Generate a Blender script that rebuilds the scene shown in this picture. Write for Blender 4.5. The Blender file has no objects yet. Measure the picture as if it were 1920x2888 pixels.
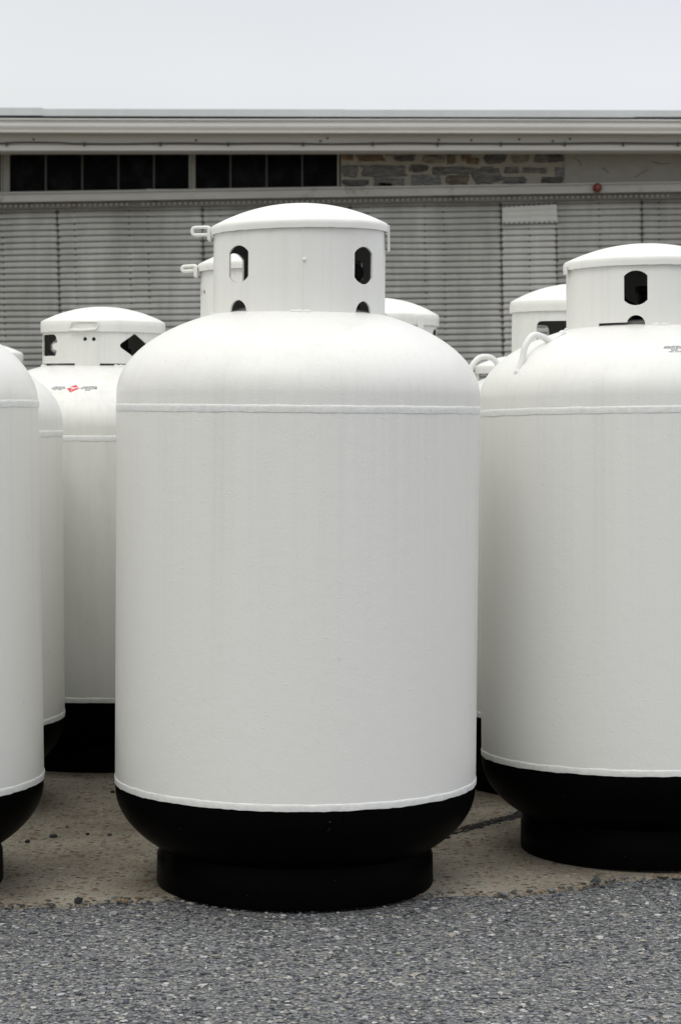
import bpy, bmesh, math, random, bisect
from math import sin, cos, pi, radians, sqrt, asin, atan2
from mathutils import Vector, Matrix, Euler, noise

random.seed(11)
S = bpy.context.scene
C = S.collection

# ------------------------------------------------------------------ helpers
def tag(o, label=None, cat=None, group=None, kind=None):
    if label: o['label'] = label
    if cat: o['category'] = cat
    if group: o['group'] = group
    if kind: o['kind'] = kind
    return o

def empty(name, loc=(0, 0, 0), rot=(0, 0, 0)):
    o = bpy.data.objects.new(name, None)
    C.objects.link(o); o.location = loc; o.rotation_euler = rot
    o.empty_display_size = 0.1
    return o

def link(name, me, mats=None, parent=None):
    o = bpy.data.objects.new(name, me); C.objects.link(o)
    if mats is not None:
        if not isinstance(mats, (list, tuple)): mats = [mats]
        for m in mats: me.materials.append(m)
    if parent is not None: o.parent = parent
    return o

def finish(name, bm, mats, parent=None, smooth=True, angle=35):
    me = bpy.data.meshes.new(name)
    bmesh.ops.recalc_face_normals(bm, faces=bm.faces)
    bm.to_mesh(me); bm.free()
    if smooth:
        for p in me.polygons: p.use_smooth = True
        me.set_sharp_from_angle(angle=radians(angle))
    return link(name, me, mats, parent)

def lathe(bm, prof, n=192, closed=False, fn=None, mat=0):
    """revolve a profile of (radius, z); fn(r, z, a, i) may jitter each point"""
    rings = []
    for i, (r, z) in enumerate(prof):
        ring = []
        for k in range(n):
            a = 2 * pi * k / n
            rr, zz = (r, z) if fn is None else fn(r, z, a, i)
            ring.append(bm.verts.new((rr * sin(a), -rr * cos(a), zz)))
        rings.append(ring)
    m = len(rings)
    for i in range(m if closed else m - 1):
        A, B = rings[i], rings[(i + 1) % m]
        for k in range(n):
            f = bm.faces.new((A[k], A[(k + 1) % n], B[(k + 1) % n], B[k])); f.material_index = mat
    return rings

def cap_ring(bm, ring, z=None):
    c = sum((v.co for v in ring), Vector()) / len(ring)
    if z is not None: c.z = z
    v = bm.verts.new(c)
    for k in range(len(ring)):
        bm.faces.new((ring[k], ring[(k + 1) % len(ring)], v))

def box(bm, x0, x1, y0, y1, z0, z1, mat=0):
    vs = [bm.verts.new(p) for p in ((x0,y0,z0),(x1,y0,z0),(x1,y1,z0),(x0,y1,z0),(x0,y0,z1),(x1,y0,z1),(x1,y1,z1),(x0,y1,z1))]
    for q in ((0,1,2,3),(4,5,6,7),(0,1,5,4),(1,2,6,5),(2,3,7,6),(3,0,4,7)):
        f = bm.faces.new([vs[i] for i in q]); f.material_index = mat
    return vs

def prism(bm, quad, y0, y1, mat=0):
    """extrude an outline of (x, z) points from y0 to y1"""
    n = len(quad)
    a = [bm.verts.new((x, y0, z)) for x, z in quad]
    b = [bm.verts.new((x, y1, z)) for x, z in quad]
    fs = [bm.faces.new(a), bm.faces.new(b)]
    for k in range(n):
        fs.append(bm.faces.new((a[k], a[(k+1) % n], b[(k+1) % n], b[k])))
    for f in fs: f.material_index = mat

def tube(bm, pts, rad, n=12, closed=False, mat=0, caps=True):
    pts = [Vector(p) for p in pts]
    m = len(pts); rings = []
    prev = None
    for i, p in enumerate(pts):
        if closed: t = pts[(i+1) % m] - pts[i-1]
        else: t = pts[min(i+1, m-1)] - pts[max(i-1, 0)]
        t.normalize()
        if prev is None:
            u = t.cross(Vector((0, 0, 1)))
            if u.length < 1e-3: u = t.cross(Vector((1, 0, 0)))
        else:
            u = prev - t * prev.dot(t)
        u.normalize(); prev = u
        w = t.cross(u)
        r = rad(i / max(1, m-1)) if callable(rad) else rad
        rings.append([bm.verts.new(p + (u * cos(2*pi*k/n) + w * sin(2*pi*k/n)) * r) for k in range(n)])
    for i in range(m if closed else m - 1):
        A, B = rings[i], rings[(i+1) % m]
        for k in range(n):
            f = bm.faces.new((A[k], A[(k+1) % n], B[(k+1) % n], B[k])); f.material_index = mat
    if not closed and caps:
        for rg in (rings[0], rings[-1]):
            f = bm.faces.new(rg); f.material_index = mat

def spline(ctrl, per=8):
    P = [Vector(c) for c in ctrl]
    P = [P[0]*2 - P[1]] + P + [P[-1]*2 - P[-2]]
    out = []
    for i in range(1, len(P) - 2):
        for k in range(per):
            t = k / per
            a, b, c, d = P[i-1], P[i], P[i+1], P[i+2]
            out.append(0.5*((2*b) + (c-a)*t + (2*a-5*b+4*c-d)*t*t + (3*b-3*c+d-a)*t**3))
    out.append(P[-2])
    return out

# ------------------------------------------------------------------ materials
class N:
    def __init__(s, name):
        s.m = bpy.data.materials.new(name); s.m.use_nodes = True
        s.t = s.m.node_tree; s.b = s.t.nodes['Principled BSDF']
    def new(s, kind, **kw):
        n = s.t.nodes.new(kind)
        for k, v in kw.items():
            if k.startswith('_'): setattr(n, k[1:], v)
            else: n.inputs[k.replace('__', ' ')].default_value = v
        return n
    def link(s, a, b): s.t.links.new(a, b)
    def set(s, **kw):
        for k, v in kw.items(): s.b.inputs[k.replace('__', ' ')].default_value = v
        return s
    def coords(s, scale=(1, 1, 1), out='Object'):
        tc = s.new('ShaderNodeTexCoord'); mp = s.new('ShaderNodeMapping')
        mp.inputs['Scale'].default_value = scale
        s.link(tc.outputs[out], mp.inputs['Vector'])
        return mp.outputs['Vector']
    def noise(s, vec, scale=5, detail=4, rough=.55):
        n = s.new('ShaderNodeTexNoise'); n.inputs['Scale'].default_value = scale
        n.inputs['Detail'].default_value = detail; n.inputs['Roughness'].default_value = rough
        s.link(vec, n.inputs['Vector']); return n.outputs['Fac']
    def vor(s, vec, scale=5, feature='F1'):
        n = s.new('ShaderNodeTexVoronoi'); n.feature = feature
        n.inputs['Scale'].default_value = scale; s.link(vec, n.inputs['Vector']); return n
    def ramp(s, fac, stops, interp='LINEAR'):
        r = s.new('ShaderNodeValToRGB'); e = r.color_ramp.elements; r.color_ramp.interpolation = interp
        while len(e) < len(stops): e.new(.5)
        for i, (p, c) in enumerate(stops):
            e[i].position = p
            e[i].color = (c, c, c, 1) if not hasattr(c, '__len__') else (*c, 1)
        s.link(fac, r.inputs['Fac']); return r.outputs['Color']
    def mix(s, fac, a, b, mode='MIX'):
        m = s.new('ShaderNodeMix'); m.data_type = 'RGBA'; m.blend_type = mode
        for sock, v in ((m.inputs[0], fac), (m.inputs[6], a), (m.inputs[7], b)):
            if hasattr(v, 'is_output'): s.link(v, sock)
            elif hasattr(v, '__len__'): sock.default_value = (*v, 1)
            elif sock.type == 'RGBA': sock.default_value = (v, v, v, 1)
            else: sock.default_value = v
        return m.outputs[2]
    def math(s, op, a, b=0.0, c=0.0):
        m = s.new('ShaderNodeMath'); m.operation = op
        for i, v in enumerate((a, b, c)):
            if hasattr(v, 'is_output'): s.link(v, m.inputs[i])
            else: m.inputs[i].default_value = v
        return m.outputs[0]
    def color(s, c): s.link(c, s.b.inputs['Base Color']); return s
    def bump(s, *layers):
        prev = None
        for h, st, d in layers:
            b = s.new('ShaderNodeBump'); b.inputs['Strength'].default_value = st; b.inputs['Distance'].default_value = d
            s.link(h, b.inputs['Height'])
            if prev is not None: s.link(prev, b.inputs['Normal'])
            prev = b.outputs['Normal']
        s.link(prev, s.b.inputs['Normal']); return s

def flat(name, col, rough=.6, metal=0, spec=.5):
    n = N(name); n.set(Roughness=rough, Metallic=metal); n.b.inputs['Base Color'].default_value = (*col, 1)
    n.b.inputs['Specular IOR Level'].default_value = spec
    return n.m

def paint_white(name, base, warm, streak=1.0, grime=0.0):
    n = N(name)
    v = n.coords()
    tall = n.coords((1, 1, .012))
    st = n.noise(tall, 70, 3, .6)
    st2 = n.noise(tall, 23, 2, .5)
    big = n.noise(v, 2.2, 4)
    sep = n.new('ShaderNodeSeparateXYZ'); tc = n.new('ShaderNodeTexCoord'); n.link(tc.outputs['Object'], sep.inputs[0])
    # rain streaks run down from the upper weld and thin out
    m = n.new('ShaderNodeMapRange'); m.inputs[1].default_value = .35; m.inputs[2].default_value = .98
    n.link(sep.outputs['Z'], m.inputs[0])
    s1 = n.ramp(st, [(.48, 0.0), (.68, 1.0)])
    s2 = n.ramp(st2, [(.45, 0.0), (.75, 1.0)])
    sm = n.math('MULTIPLY', n.math('ADD', n.math('MULTIPLY', s1, .6), n.math('MULTIPLY', s2, .5)), m.outputs[0])
    c = n.mix(n.math('MULTIPLY', sm, .17 * streak), base, (base[0]*.62, base[1]*.62, base[2]*.58))
    c = n.mix(n.ramp(big, [(.35, 0.0), (.75, .22)]), c, warm)
    sp = n.noise(v, 55, 2); spm = n.ramp(sp, [(.735, 0.0), (.77, .22)])
    c = n.mix(spm, c, (.42, .41, .38))
    if grime:
        gr = n.ramp(n.noise(n.coords((1, 1, .25)), 16, 5, .65), [(.5, 0.0), (.8, grime)])
        c = n.mix(gr, c, (.40, .38, .32))
    n.color(c)
    peel = n.noise(v, 210, 2, .5); wav = n.noise(v, 34, 3, .5); dents = n.noise(n.coords((1, 1, 2.2)), 60, 2)
    dm = n.ramp(dents, [(.70, 0.0), (.77, 1.0)])
    n.bump((peel, .24, .0013), (wav, .20, .0024), (dm, .25, .0016), (st, .05 * streak, .002))
    n.set(Roughness=.36)
    n.b.inputs['Specular IOR Level'].default_value = .42
    return n.m

M = {}
M['white'] = paint_white('white_enamel', (.758, .755, .720), (.722, .715, .675))
M['white_worn'] = paint_white('weathered_white_enamel', (.735, .735, .70), (.68, .67, .62), 1.4, .22)
M['white_trim'] = paint_white('white_enamel_trim', (.75, .75, .73), (.70, .69, .65), .4, .12)
M['bead'] = (lambda n: (n.color(n.ramp(n.noise(n.coords(), 90, 4), [(.3, (.68, .685, .66)), (.6, (.76, .765, .745))])),
                        n.bump((n.noise(n.coords(), 130, 4), .35, .002)), n.set(Roughness=.45))[0].m)(N('weld_bead_enamel'))

def black_paint():
    n = N('black_enamel')
    v = n.coords()
    dust = n.noise(v, 60, 5, .7); low = n.noise(v, 5, 3)
    c = n.mix(n.ramp(dust, [(.62, 0.0), (.80, .06)]), (.0022, .0022, .0022), (.09, .08, .065))
    chips = n.ramp(n.noise(v, 120, 1), [(.80, 0.0), (.815, .5)])
    c = n.mix(chips, c, (.25, .24, .22))
    n.color(c)
    n.link(n.ramp(low, [(.3, .28), (.7, .48)]), n.b.inputs['Roughness'])
    n.bump((n.noise(v, 160, 2), .1, .001), (n.noise(v, 18, 2), .1, .003))
    n.b.inputs['Specular IOR Level'].default_value = .015
    return n.m
M['black'] = black_paint()
M['primer'] = flat('dark_primer', (.42, .42, .40), .8, 0, .2)
M['rubber'] = flat('black_regulator_plastic', (.006, .006, .007), .5, 0, .2)
M['brass'] = flat('tarnished_brass', (.30, .19, .05), .4, .7)
M['steel'] = flat('dull_zinc', (.25, .25, .26), .45, .6)
M['ink'] = flat('dark_printing_ink', (.05, .06, .085), .6)
M['red_ink'] = flat('red_printing_ink', (.60, .045, .055), .55)
M['label_white'] = flat('white_label_film', (.82, .83, .85), .45)

def gravel():
    n = N('grey_chip_gravel')
    v = n.coords((1, 1, 1))
    wob = n.new('ShaderNodeTexNoise'); wob.inputs['Scale'].default_value = 60; n.link(v, wob.inputs['Vector'])
    vv = n.new('ShaderNodeVectorMath'); vv.operation = 'MULTIPLY_ADD'
    n.link(wob.outputs['Color'], vv.inputs[0]); vv.inputs[1].default_value = (.006, .006, 0); n.link(v, vv.inputs[2])
    a = n.vor(vv.outputs[0], 125); e = n.vor(vv.outputs[0], 125, 'DISTANCE_TO_EDGE')
    b = n.vor(vv.outputs[0], 230)
    sep = n.new('ShaderNodeSeparateColor'); n.link(a.outputs['Color'], sep.inputs[0])
    sepb = n.new('ShaderNodeSeparateColor'); n.link(b.outputs['Color'], sepb.inputs[0])
    c1 = n.ramp(sep.outputs[0], [(0, (.03, .034, .04)), (.22, (.095, .10, .11)), (.5, (.205, .21, .22)), (.75, (.28, .28, .28)),
                                 (.90, (.335, .315, .27)), (.95, (.38, .38, .385)), (1, (.52, .52, .505))])
    c2 = n.ramp(sepb.outputs[0], [(0, (.04, .046, .056)), (.4, (.155, .163, .178)), (.8, (.31, .31, .31)), (1, (.50, .48, .43))])
    c = n.mix(n.ramp(sep.outputs[1], [(.42, 0.0), (.5, 1.0)]), c1, c2)
    gap = n.ramp(e.outputs['Distance'], [(0, 1.0), (.12, 0.0)])
    c = n.mix(n.math('MULTIPLY', gap, .5), c, (.03, .033, .037))
    big = n.ramp(n.noise(v, 1.6, 5, .6), [(.3, (.66, .66, .655)), (.7, (.90, .895, .88))])
    c = n.mix(1.0, c, big, 'MULTIPLY')
    pat = n.ramp(n.noise(v, 7, 3, .5), [(.66, 0.0), (.8, .45)])
    c = n.mix(pat, c, (.05, .055, .06))
    n.color(c)
    h = n.math('ADD', n.math('MULTIPLY', n.ramp(e.outputs['Distance'], [(0, 0.0), (.3, 1.0)]), n.math('ADD', sep.outputs[2], .3)), n.math('MULTIPLY', n.noise(v, 260, 2), .5))
    n.bump((h, .7, .0045))
    n.set(Roughness=.9); n.b.inputs['Specular IOR Level'].default_value = .25
    return n.m
M['gravel'] = gravel()

def concrete():
    n = N('tan_exposed_aggregate_concrete')
    v = n.coords()
    big = n.noise(v, 3.0, 6, .6)
    c = n.ramp(big, [(.28, (.165, .151, .12)), (.5, (.265, .243, .195)), (.72, (.385, .356, .29))])
    a = n.vor(v, 62); b = n.vor(v, 150); d = n.vor(v, 30)
    sa = n.new('ShaderNodeSeparateColor'); n.link(a.outputs['Color'], sa.inputs[0])
    sb = n.new('ShaderNodeSeparateColor'); n.link(b.outputs['Color'], sb.inputs[0])
    sd = n.new('ShaderNodeSeparateColor'); n.link(d.outputs['Color'], sd.inputs[0])
    ina = n.math('MULTIPLY', n.ramp(a.outputs['Distance'], [(.36, 1.0), (.46, 0.0)]), n.ramp(sa.outputs[0], [(.50, 0.0), (.53, .95)]))
    ca = n.ramp(sa.outputs[1], [(0, (.035, .033, .03)), (.35, (.09, .075, .055)), (.55, (.17, .095, .045)), (.75, (.26, .20, .13)), (1, (.38, .35, .29))])
    c = n.mix(ina, c, ca)
    inb = n.math('MULTIPLY', n.ramp(b.outputs['Distance'], [(.36, 1.0), (.5, 0.0)]), n.ramp(sb.outputs[0], [(.38, 0.0), (.43, .85)]))
    cb = n.ramp(sb.outputs[1], [(0, (.05, .045, .04)), (.45, (.13, .105, .075)), (.7, (.24, .15, .08)), (1, (.42, .37, .29))])
    c = n.mix(inb, c, cb)
    ind = n.math('MULTIPLY', n.ramp(d.outputs['Distance'], [(.28, 1.0), (.36, 0.0)]), n.ramp(sd.outputs[0], [(.80, 0.0), (.82, .8)]))
    c = n.mix(ind, c, n.ramp(sd.outputs[1], [(0, (.05, .045, .04)), (.5, (.2, .11, .05)), (1, (.2, .19, .16))]))
    stain = n.ramp(n.noise(n.coords((1, 1, 1)), 2.3, 5, .65), [(.45, 0.0), (.7, .45)])
    c = n.mix(stain, c, (.09, .075, .05))
    n.color(c)
    n.bump((n.noise(v, 90, 4, .6), .5, .004), (a.outputs['Distance'], .25, .003))
    n.set(Roughness=.88); n.b.inputs['Specular IOR Level'].default_value = .25
    return n.m
M['concrete'] = concrete()

def vcol_stone(name):
    n = N(name)
    at = n.new('ShaderNodeAttribute'); at.attribute_name = 'tone'
    v = n.coords()
    ly = n.noise(n.coords((1.2, 1, 6)), 9, 5, .65)
    c = n.mix(1.0, at.outputs['Color'], n.ramp(ly, [(.3, (.55, .55, .57)), (.7, (1.35, 1.33, 1.28))]), 'MULTIPLY')
    n.color(c); n.bump((ly, .9, .02), (n.noise(v, 60, 4), .5, .006)); n.set(Roughness=.85)
    return n.m
M['chip'] = (lambda n: (n.color((lambda a: (setattr(a, 'attribute_name', 'tone'), a.outputs['Color'])[1])(n.new('ShaderNodeAttribute'))), n.set(Roughness=.85))[0].m)(N('loose_stone_chip'))
M['stone'] = vcol_stone('rubble_stone')

def wallpaint(name, base, dirt, scale=(1, 1, .12), amount=.5, rust=0.0, metal=0.0, rough=.6, vary=False):
    n = N(name)
    st = n.noise(n.coords(scale), 9, 6, .65); big = n.noise(n.coords(), 1.2, 4, .6); fine = n.noise(n.coords(), 45, 4, .7)
    c = n.mix(n.ramp(st, [(.38, 0.0), (.75, amount)]), base, dirt)
    c = n.mix(n.ramp(big, [(.35, 0.0), (.7, amount*.6)]), c, (base[0]*.74, base[1]*.73, base[2]*.70))
    c = n.mix(n.ramp(fine, [(.6, 0.0), (.85, amount*.4)]), c, dirt)
    if rust:
        rs = n.ramp(n.noise(n.coords((1, 1, .8)), 5.5, 6, .7), [(.58, 0.0), (.68, rust)])
        c = n.mix(rs, c, (.075, .045, .025))
    if vary:
        oi = n.new('ShaderNodeObjectInfo')
        c = n.mix(1.0, c, n.ramp(oi.outputs['Random'], [(0, (.86, .86, .85)), (1, (1.1, 1.1, 1.1))]), 'MULTIPLY')
        bl = n.ramp(n.noise(n.coords((1, 1, .35)), 2.6, 5, .65), [(.36, (.80, .80, .79)), (.66, (1.12, 1.12, 1.12))])
        c = n.mix(1.0, c, bl, 'MULTIPLY')
    n.color(c); n.set(Roughness=rough, Metallic=metal)
    n.bump((fine, .15, .004))
    return n.m
M['siding'] = wallpaint('weathered_ribbed_sheet', (.40, .40, .385), (.24, .24, .228), (1, 1, .05), .7, .0, .0, .55, True)
M['siding_pale'] = wallpaint('paler_ribbed_sheet', (.455, .455, .44), (.28, .28, .265), (1, 1, .05), .6, .0, .0, .55)
M['siding_patch'] = wallpaint('lighter_patch_sheet', (.50, .50, .48), (.34, .34, .32), (1, 1, .06), .4)
M['gutter'] = wallpaint('cream_gutter_paint', (.66, .66, .625), (.50, .495, .455), (.1, 1, 1), .3)
M['board'] = wallpaint('grey_fascia_paint', (.58, .57, .525), (.42, .40, .355), (.15, 1, 1), .35)
M['rail'] = wallpaint('rail_cover_paint', (.38, .375, .355), (.20, .18, .15), (.15, 1, 1), .5, .35)
M['track'] = wallpaint('rusted_track', (.17, .165, .15), (.05, .04, .03), (.4, 1, 1), .7, .9)
M['flashing'] = wallpaint('galvanised_flashing', (.60, .63, .64), (.48, .51, .52), (1, 1, .3), .5, 0, .0, .45)
M['rivet_lap_shade'] = flat('dark_rivet_and_lap_shade', (.05, .045, .04), .7)
M['eave_gap'] = flat('dark_eave_gap', (.008, .012, .018), .6)
M['roof'] = flat('roof_felt', (.12, .12, .125), .8)
M['frame'] = wallpaint('window_frame_paint', (.36, .35, .31), (.16, .15, .12), (1, 1, .4), .6)
M['muntin'] = wallpaint('aged_muntin', (.075, .07, .06), (.03, .027, .023), (1, 1, .4), .6)
M['plaster'] = wallpaint('grey_render', (.40, .385, .335), (.27, .25, .205), (.6, 1, 1), .6)
M['mortar'] = wallpaint('tan_mortar', (.40, .37, .30), (.28, .25, .195), (1, 1, 1), .5)
M['cable'] = flat('dark_cable', (.06, .058, .05), .6)
M['red_lens'] = flat('red_lamp_lens', (.15, .022, .014), .45)
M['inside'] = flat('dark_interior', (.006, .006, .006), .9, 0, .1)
def glass_dark():
    n = N('dusty_dark_glass')
    d = n.noise(n.coords(), 5, 5, .65)
    n.color(n.ramp(d, [(.45, (.0015, .0015, .0018)), (.75, (.018, .018, .020))])); n.set(Roughness=.35)
    n.b.inputs['Specular IOR Level'].default_value = .04
    return n.m
M['glass'] = glass_dark()
M['joint'] = (lambda n: (n.color(n.ramp(n.noise(n.coords(), 80, 4), [(.35, (.006, .0055, .004)), (.6, (.016, .015, .011)), (.78, (.06, .054, .038))])),
                         n.bump((n.noise(n.coords(), 70, 4), 1, .01)), n.set(Roughness=.95))[0].m)(N('joint_dirt'))

# ------------------------------------------------------------------ camera
F, CX, CY = 5200.0, 784.0, 1179.5
CAMH = 1.0
PITCH = math.atan((CY - 946) / F); ROLL = radians(.45)
cam = bpy.data.cameras.new('camera'); camo = bpy.data.objects.new('camera', cam); C.objects.link(camo)
ROT = Euler((pi/2 - PITCH, 0, 0)).to_matrix() @ Matrix.Rotation(ROLL, 3, 'Z')
camo.rotation_euler = ROT.to_euler(); camo.location = (0, 0, CAMH)
cam.sensor_fit = 'VERTICAL'; cam.sensor_height = 23.6; cam.lens = F / 2359 * 23.6
cam.clip_end = 600; cam.clip_start = .05
cam.dof.use_dof = True; cam.dof.focus_distance = 4.5; cam.dof.aperture_fstop = 9.5
S.camera = camo

def at(x, y, Y):
    """point of the plane at distance Y met by a sight line measured in the photo"""
    d = ROT @ Vector(((x - CX) / F, -(y - CY) / F, -1))
    return Vector((0, 0, CAMH)) + d * (Y / d.y)
def ground_at(x, y, z=0.0):
    d = ROT @ Vector(((x - CX) / F, -(y - CY) / F, -1))
    return Vector((0, 0, CAMH)) + d * ((z - CAMH) / d.z)

# ------------------------------------------------------------------ tanks
R = .381
HH, FL = .19, .0275
def head_z(p):
    return FL + HH * sqrt(max(0, 1 - (p / R) ** 2))

def boolean_cut(me, cutters):
    o = bpy.data.objects.new('tmp_body', me); C.objects.link(o)
    cs = []
    for cm in cutters:
        co = bpy.data.objects.new('tmp_cut', cm); C.objects.link(co); cs.append(co)
        md = o.modifiers.new('b', 'BOOLEAN'); md.operation = 'DIFFERENCE'; md.object = co; md.solver = 'EXACT'
    bpy.context.view_layer.update()
    dg = bpy.context.evaluated_depsgraph_get()
    res = bpy.data.meshes.new_from_object(o.evaluated_get(dg))
    for q in cs + [o]: bpy.data.objects.remove(q)
    return res

def cutter(outline, ang, rad):
    """outline of (tangent, z) points pushed radially through the collar wall at angle ang (0 faces the yard)"""
    bm = bmesh.new()
    u = Vector((cos(ang), sin(ang), 0)); d = Vector((sin(ang), -cos(ang), 0))
    a = [bm.verts.new(d * rad * .55 + u * s * .97 + Vector((0, 0, z))) for s, z in outline]
    b = [bm.verts.new(d * rad * 1.35 + u * s + Vector((0, 0, z))) for s, z in outline]
    bm.faces.new(a); bm.faces.new(b)
    n = len(outline)
    for k in range(n): bm.faces.new((a[k], a[(k+1) % n], b[(k+1) % n], b[k]))
    bmesh.ops.recalc_face_normals(bm, faces=bm.faces)
    me = bpy.data.meshes.new('cut'); bm.to_mesh(me); bm.free()
    return me

def double_d(w, h, sag, zc, n=9):
    rad = (w*w/4 + sag*sag) / (2*sag); half = asin(w/2/rad)
    pts = []
    for k in range(n):
        a = -half + 2*half*k/(n-1)
        pts.append((rad*sin(a), zc + h/2 - sag + rad*cos(a) - rad*cos(half)))
    for k in range(n):
        a = half - 2*half*k/(n-1)
        pts.append((rad*sin(a), zc - h/2 + sag - rad*cos(a) + rad*cos(half)))
    return pts
def disc(r, zc, sc=0, n=24): return [(sc + r*cos(2*pi*k/n), zc + r*sin(2*pi*k/n)) for k in range(n)]
def round_poly(pts, r, n=5):
    out = []
    P = [Vector(p) for p in pts]; m = len(P)
    for i in range(m):
        rr = r[i] if hasattr(r, '__len__') else r
        a, b, c = P[i-1], P[i], P[(i+1) % m]
        u = (a-b).normalized(); w = (c-b).normalized()
        s, e = b + u*rr, b + w*rr
        for k in range(n):
            t = k/(n-1); out.append(tuple(s*(1-t)**2 + b*2*t*(1-t) + e*t*t))
    return out

def on_head(zuw, theta, rho, off=0.0):
    """point and frame on the top head"""
    z = zuw + head_z(rho)
    slope = -HH * rho / R**2 / sqrt(max(1e-4, 1 - (rho/R)**2))
    d = Vector((sin(theta), -cos(theta), 0))
    nrm = (d * -slope + Vector((0, 0, 1))).normalized()
    return d*rho + Vector((0, 0, z)) + nrm*off

def wrap(zuw, theta0, rho0):
    """(s, t) millimetre-scale sticker coordinates -> point on the top head"""
    def f(s, t, off):
        rho = rho0; step = .0005 if t > 0 else -.0005; acc = 0
        while abs(acc) < abs(t):
            sl = HH * rho / R**2 / sqrt(max(1e-3, 1 - (rho/R)**2))
            acc += step; rho -= step / sqrt(1 + sl*sl)
            rho = min(max(rho, .02), R*.998)
        return on_head(zuw, theta0 + s/rho, rho, off)
    return f

def text_mesh(body, size, mapf, ox, oy, off, bold=0.0, align='CENTER'):
    cu = bpy.data.curves.new('txt', 'FONT'); cu.body = body; cu.size = size
    cu.align_x = align; cu.align_y = 'CENTER'; cu.space_line = .85; cu.offset = bold; cu.resolution_u = 2
    o = bpy.data.objects.new('txt', cu); C.objects.link(o)
    bpy.context.view_layer.update()
    me = bpy.data.meshes.new_from_object(o.evaluated_get(bpy.context.evaluated_depsgraph_get()))
    bpy.data.objects.remove(o)
    for v in me.vertices: v.co = mapf(v.co.x + ox, v.co.y + oy, off)
    return me

def sticker(parent, zuw, theta0, rho0, items, dia, w, h, skew=0.0, film='label_white'):
    base = wrap(zuw, theta0, rho0)
    f = lambda s, t, off: base(s + t*skew, t, off)
    bm = bmesh.new(); nx, ny = 20, 6
    g = [[bm.verts.new(f(-w/2 + w*i/nx, -h/2 + h*j/ny, .0002)) for i in range(nx+1)] for j in range(ny+1)]
    for j in range(ny):
        for i in range(nx): bm.faces.new((g[j][i], g[j][i+1], g[j+1][i+1], g[j+1][i]))
    st = finish('warning_sticker', bm, M[film], parent)
    if dia:
        cx, rad = dia
        bm = bmesh.new(); n = 8
        grid = {}
        for i in range(n+1):
            for j in range(n+1):
                a, b = -1 + 2*i/n, -1 + 2*j/n
                grid[i, j] = bm.verts.new(f(cx + rad*(a-b)/2, rad*(a+b)/2, .0005))
        for i in range(n):
            for j in range(n): bm.faces.new((grid[i, j], grid[i+1, j], grid[i+1, j+1], grid[i, j+1]))
        dm = finish('hazard_diamond', bm, M['red_ink'], st)
        link('diamond_text', text_mesh('FLAMMABLE\nGAS', rad*.30, f, cx, rad*.02, .0008, .0002), M['label_white'], st)
        link('diamond_text', text_mesh('2', rad*.36, f, cx, -rad*.62, .0008, .0002), M['label_white'], st)
    for body, size, ox, oy in items:
        link('sticker_text', text_mesh(body, size, f, ox, oy, .0006, .0001), M['ink'], st)
    return st

def bead(parent, z, w, seed, amp=1.0):
    def fn(r, zz, a, i):
        q = Vector((cos(a)*9, sin(a)*9, seed + (0 if zz < z else 7)))
        q2 = q*3.1
        j = noise.noise(q)*.0011 + noise.noise(q2)*.0009
        return r + (noise.noise(q2 + Vector((5, 5, 5)))*.0007*amp if r > R + .0005 else 0), zz + j*amp
    bm = bmesh.new()
    h = w/2
    lathe(bm, [(R - .001, z-h), (R + .0010, z-h+.0005), (R + .0013, z-h*.5), (R + .0014, z+h*.4), (R + .0011, z+h-.0009), (R + .0004, z+h), (R - .001, z+h+.0006)], 300, False, fn)
    return finish('weld_bead', bm, M['bead'], parent, angle=60)

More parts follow.
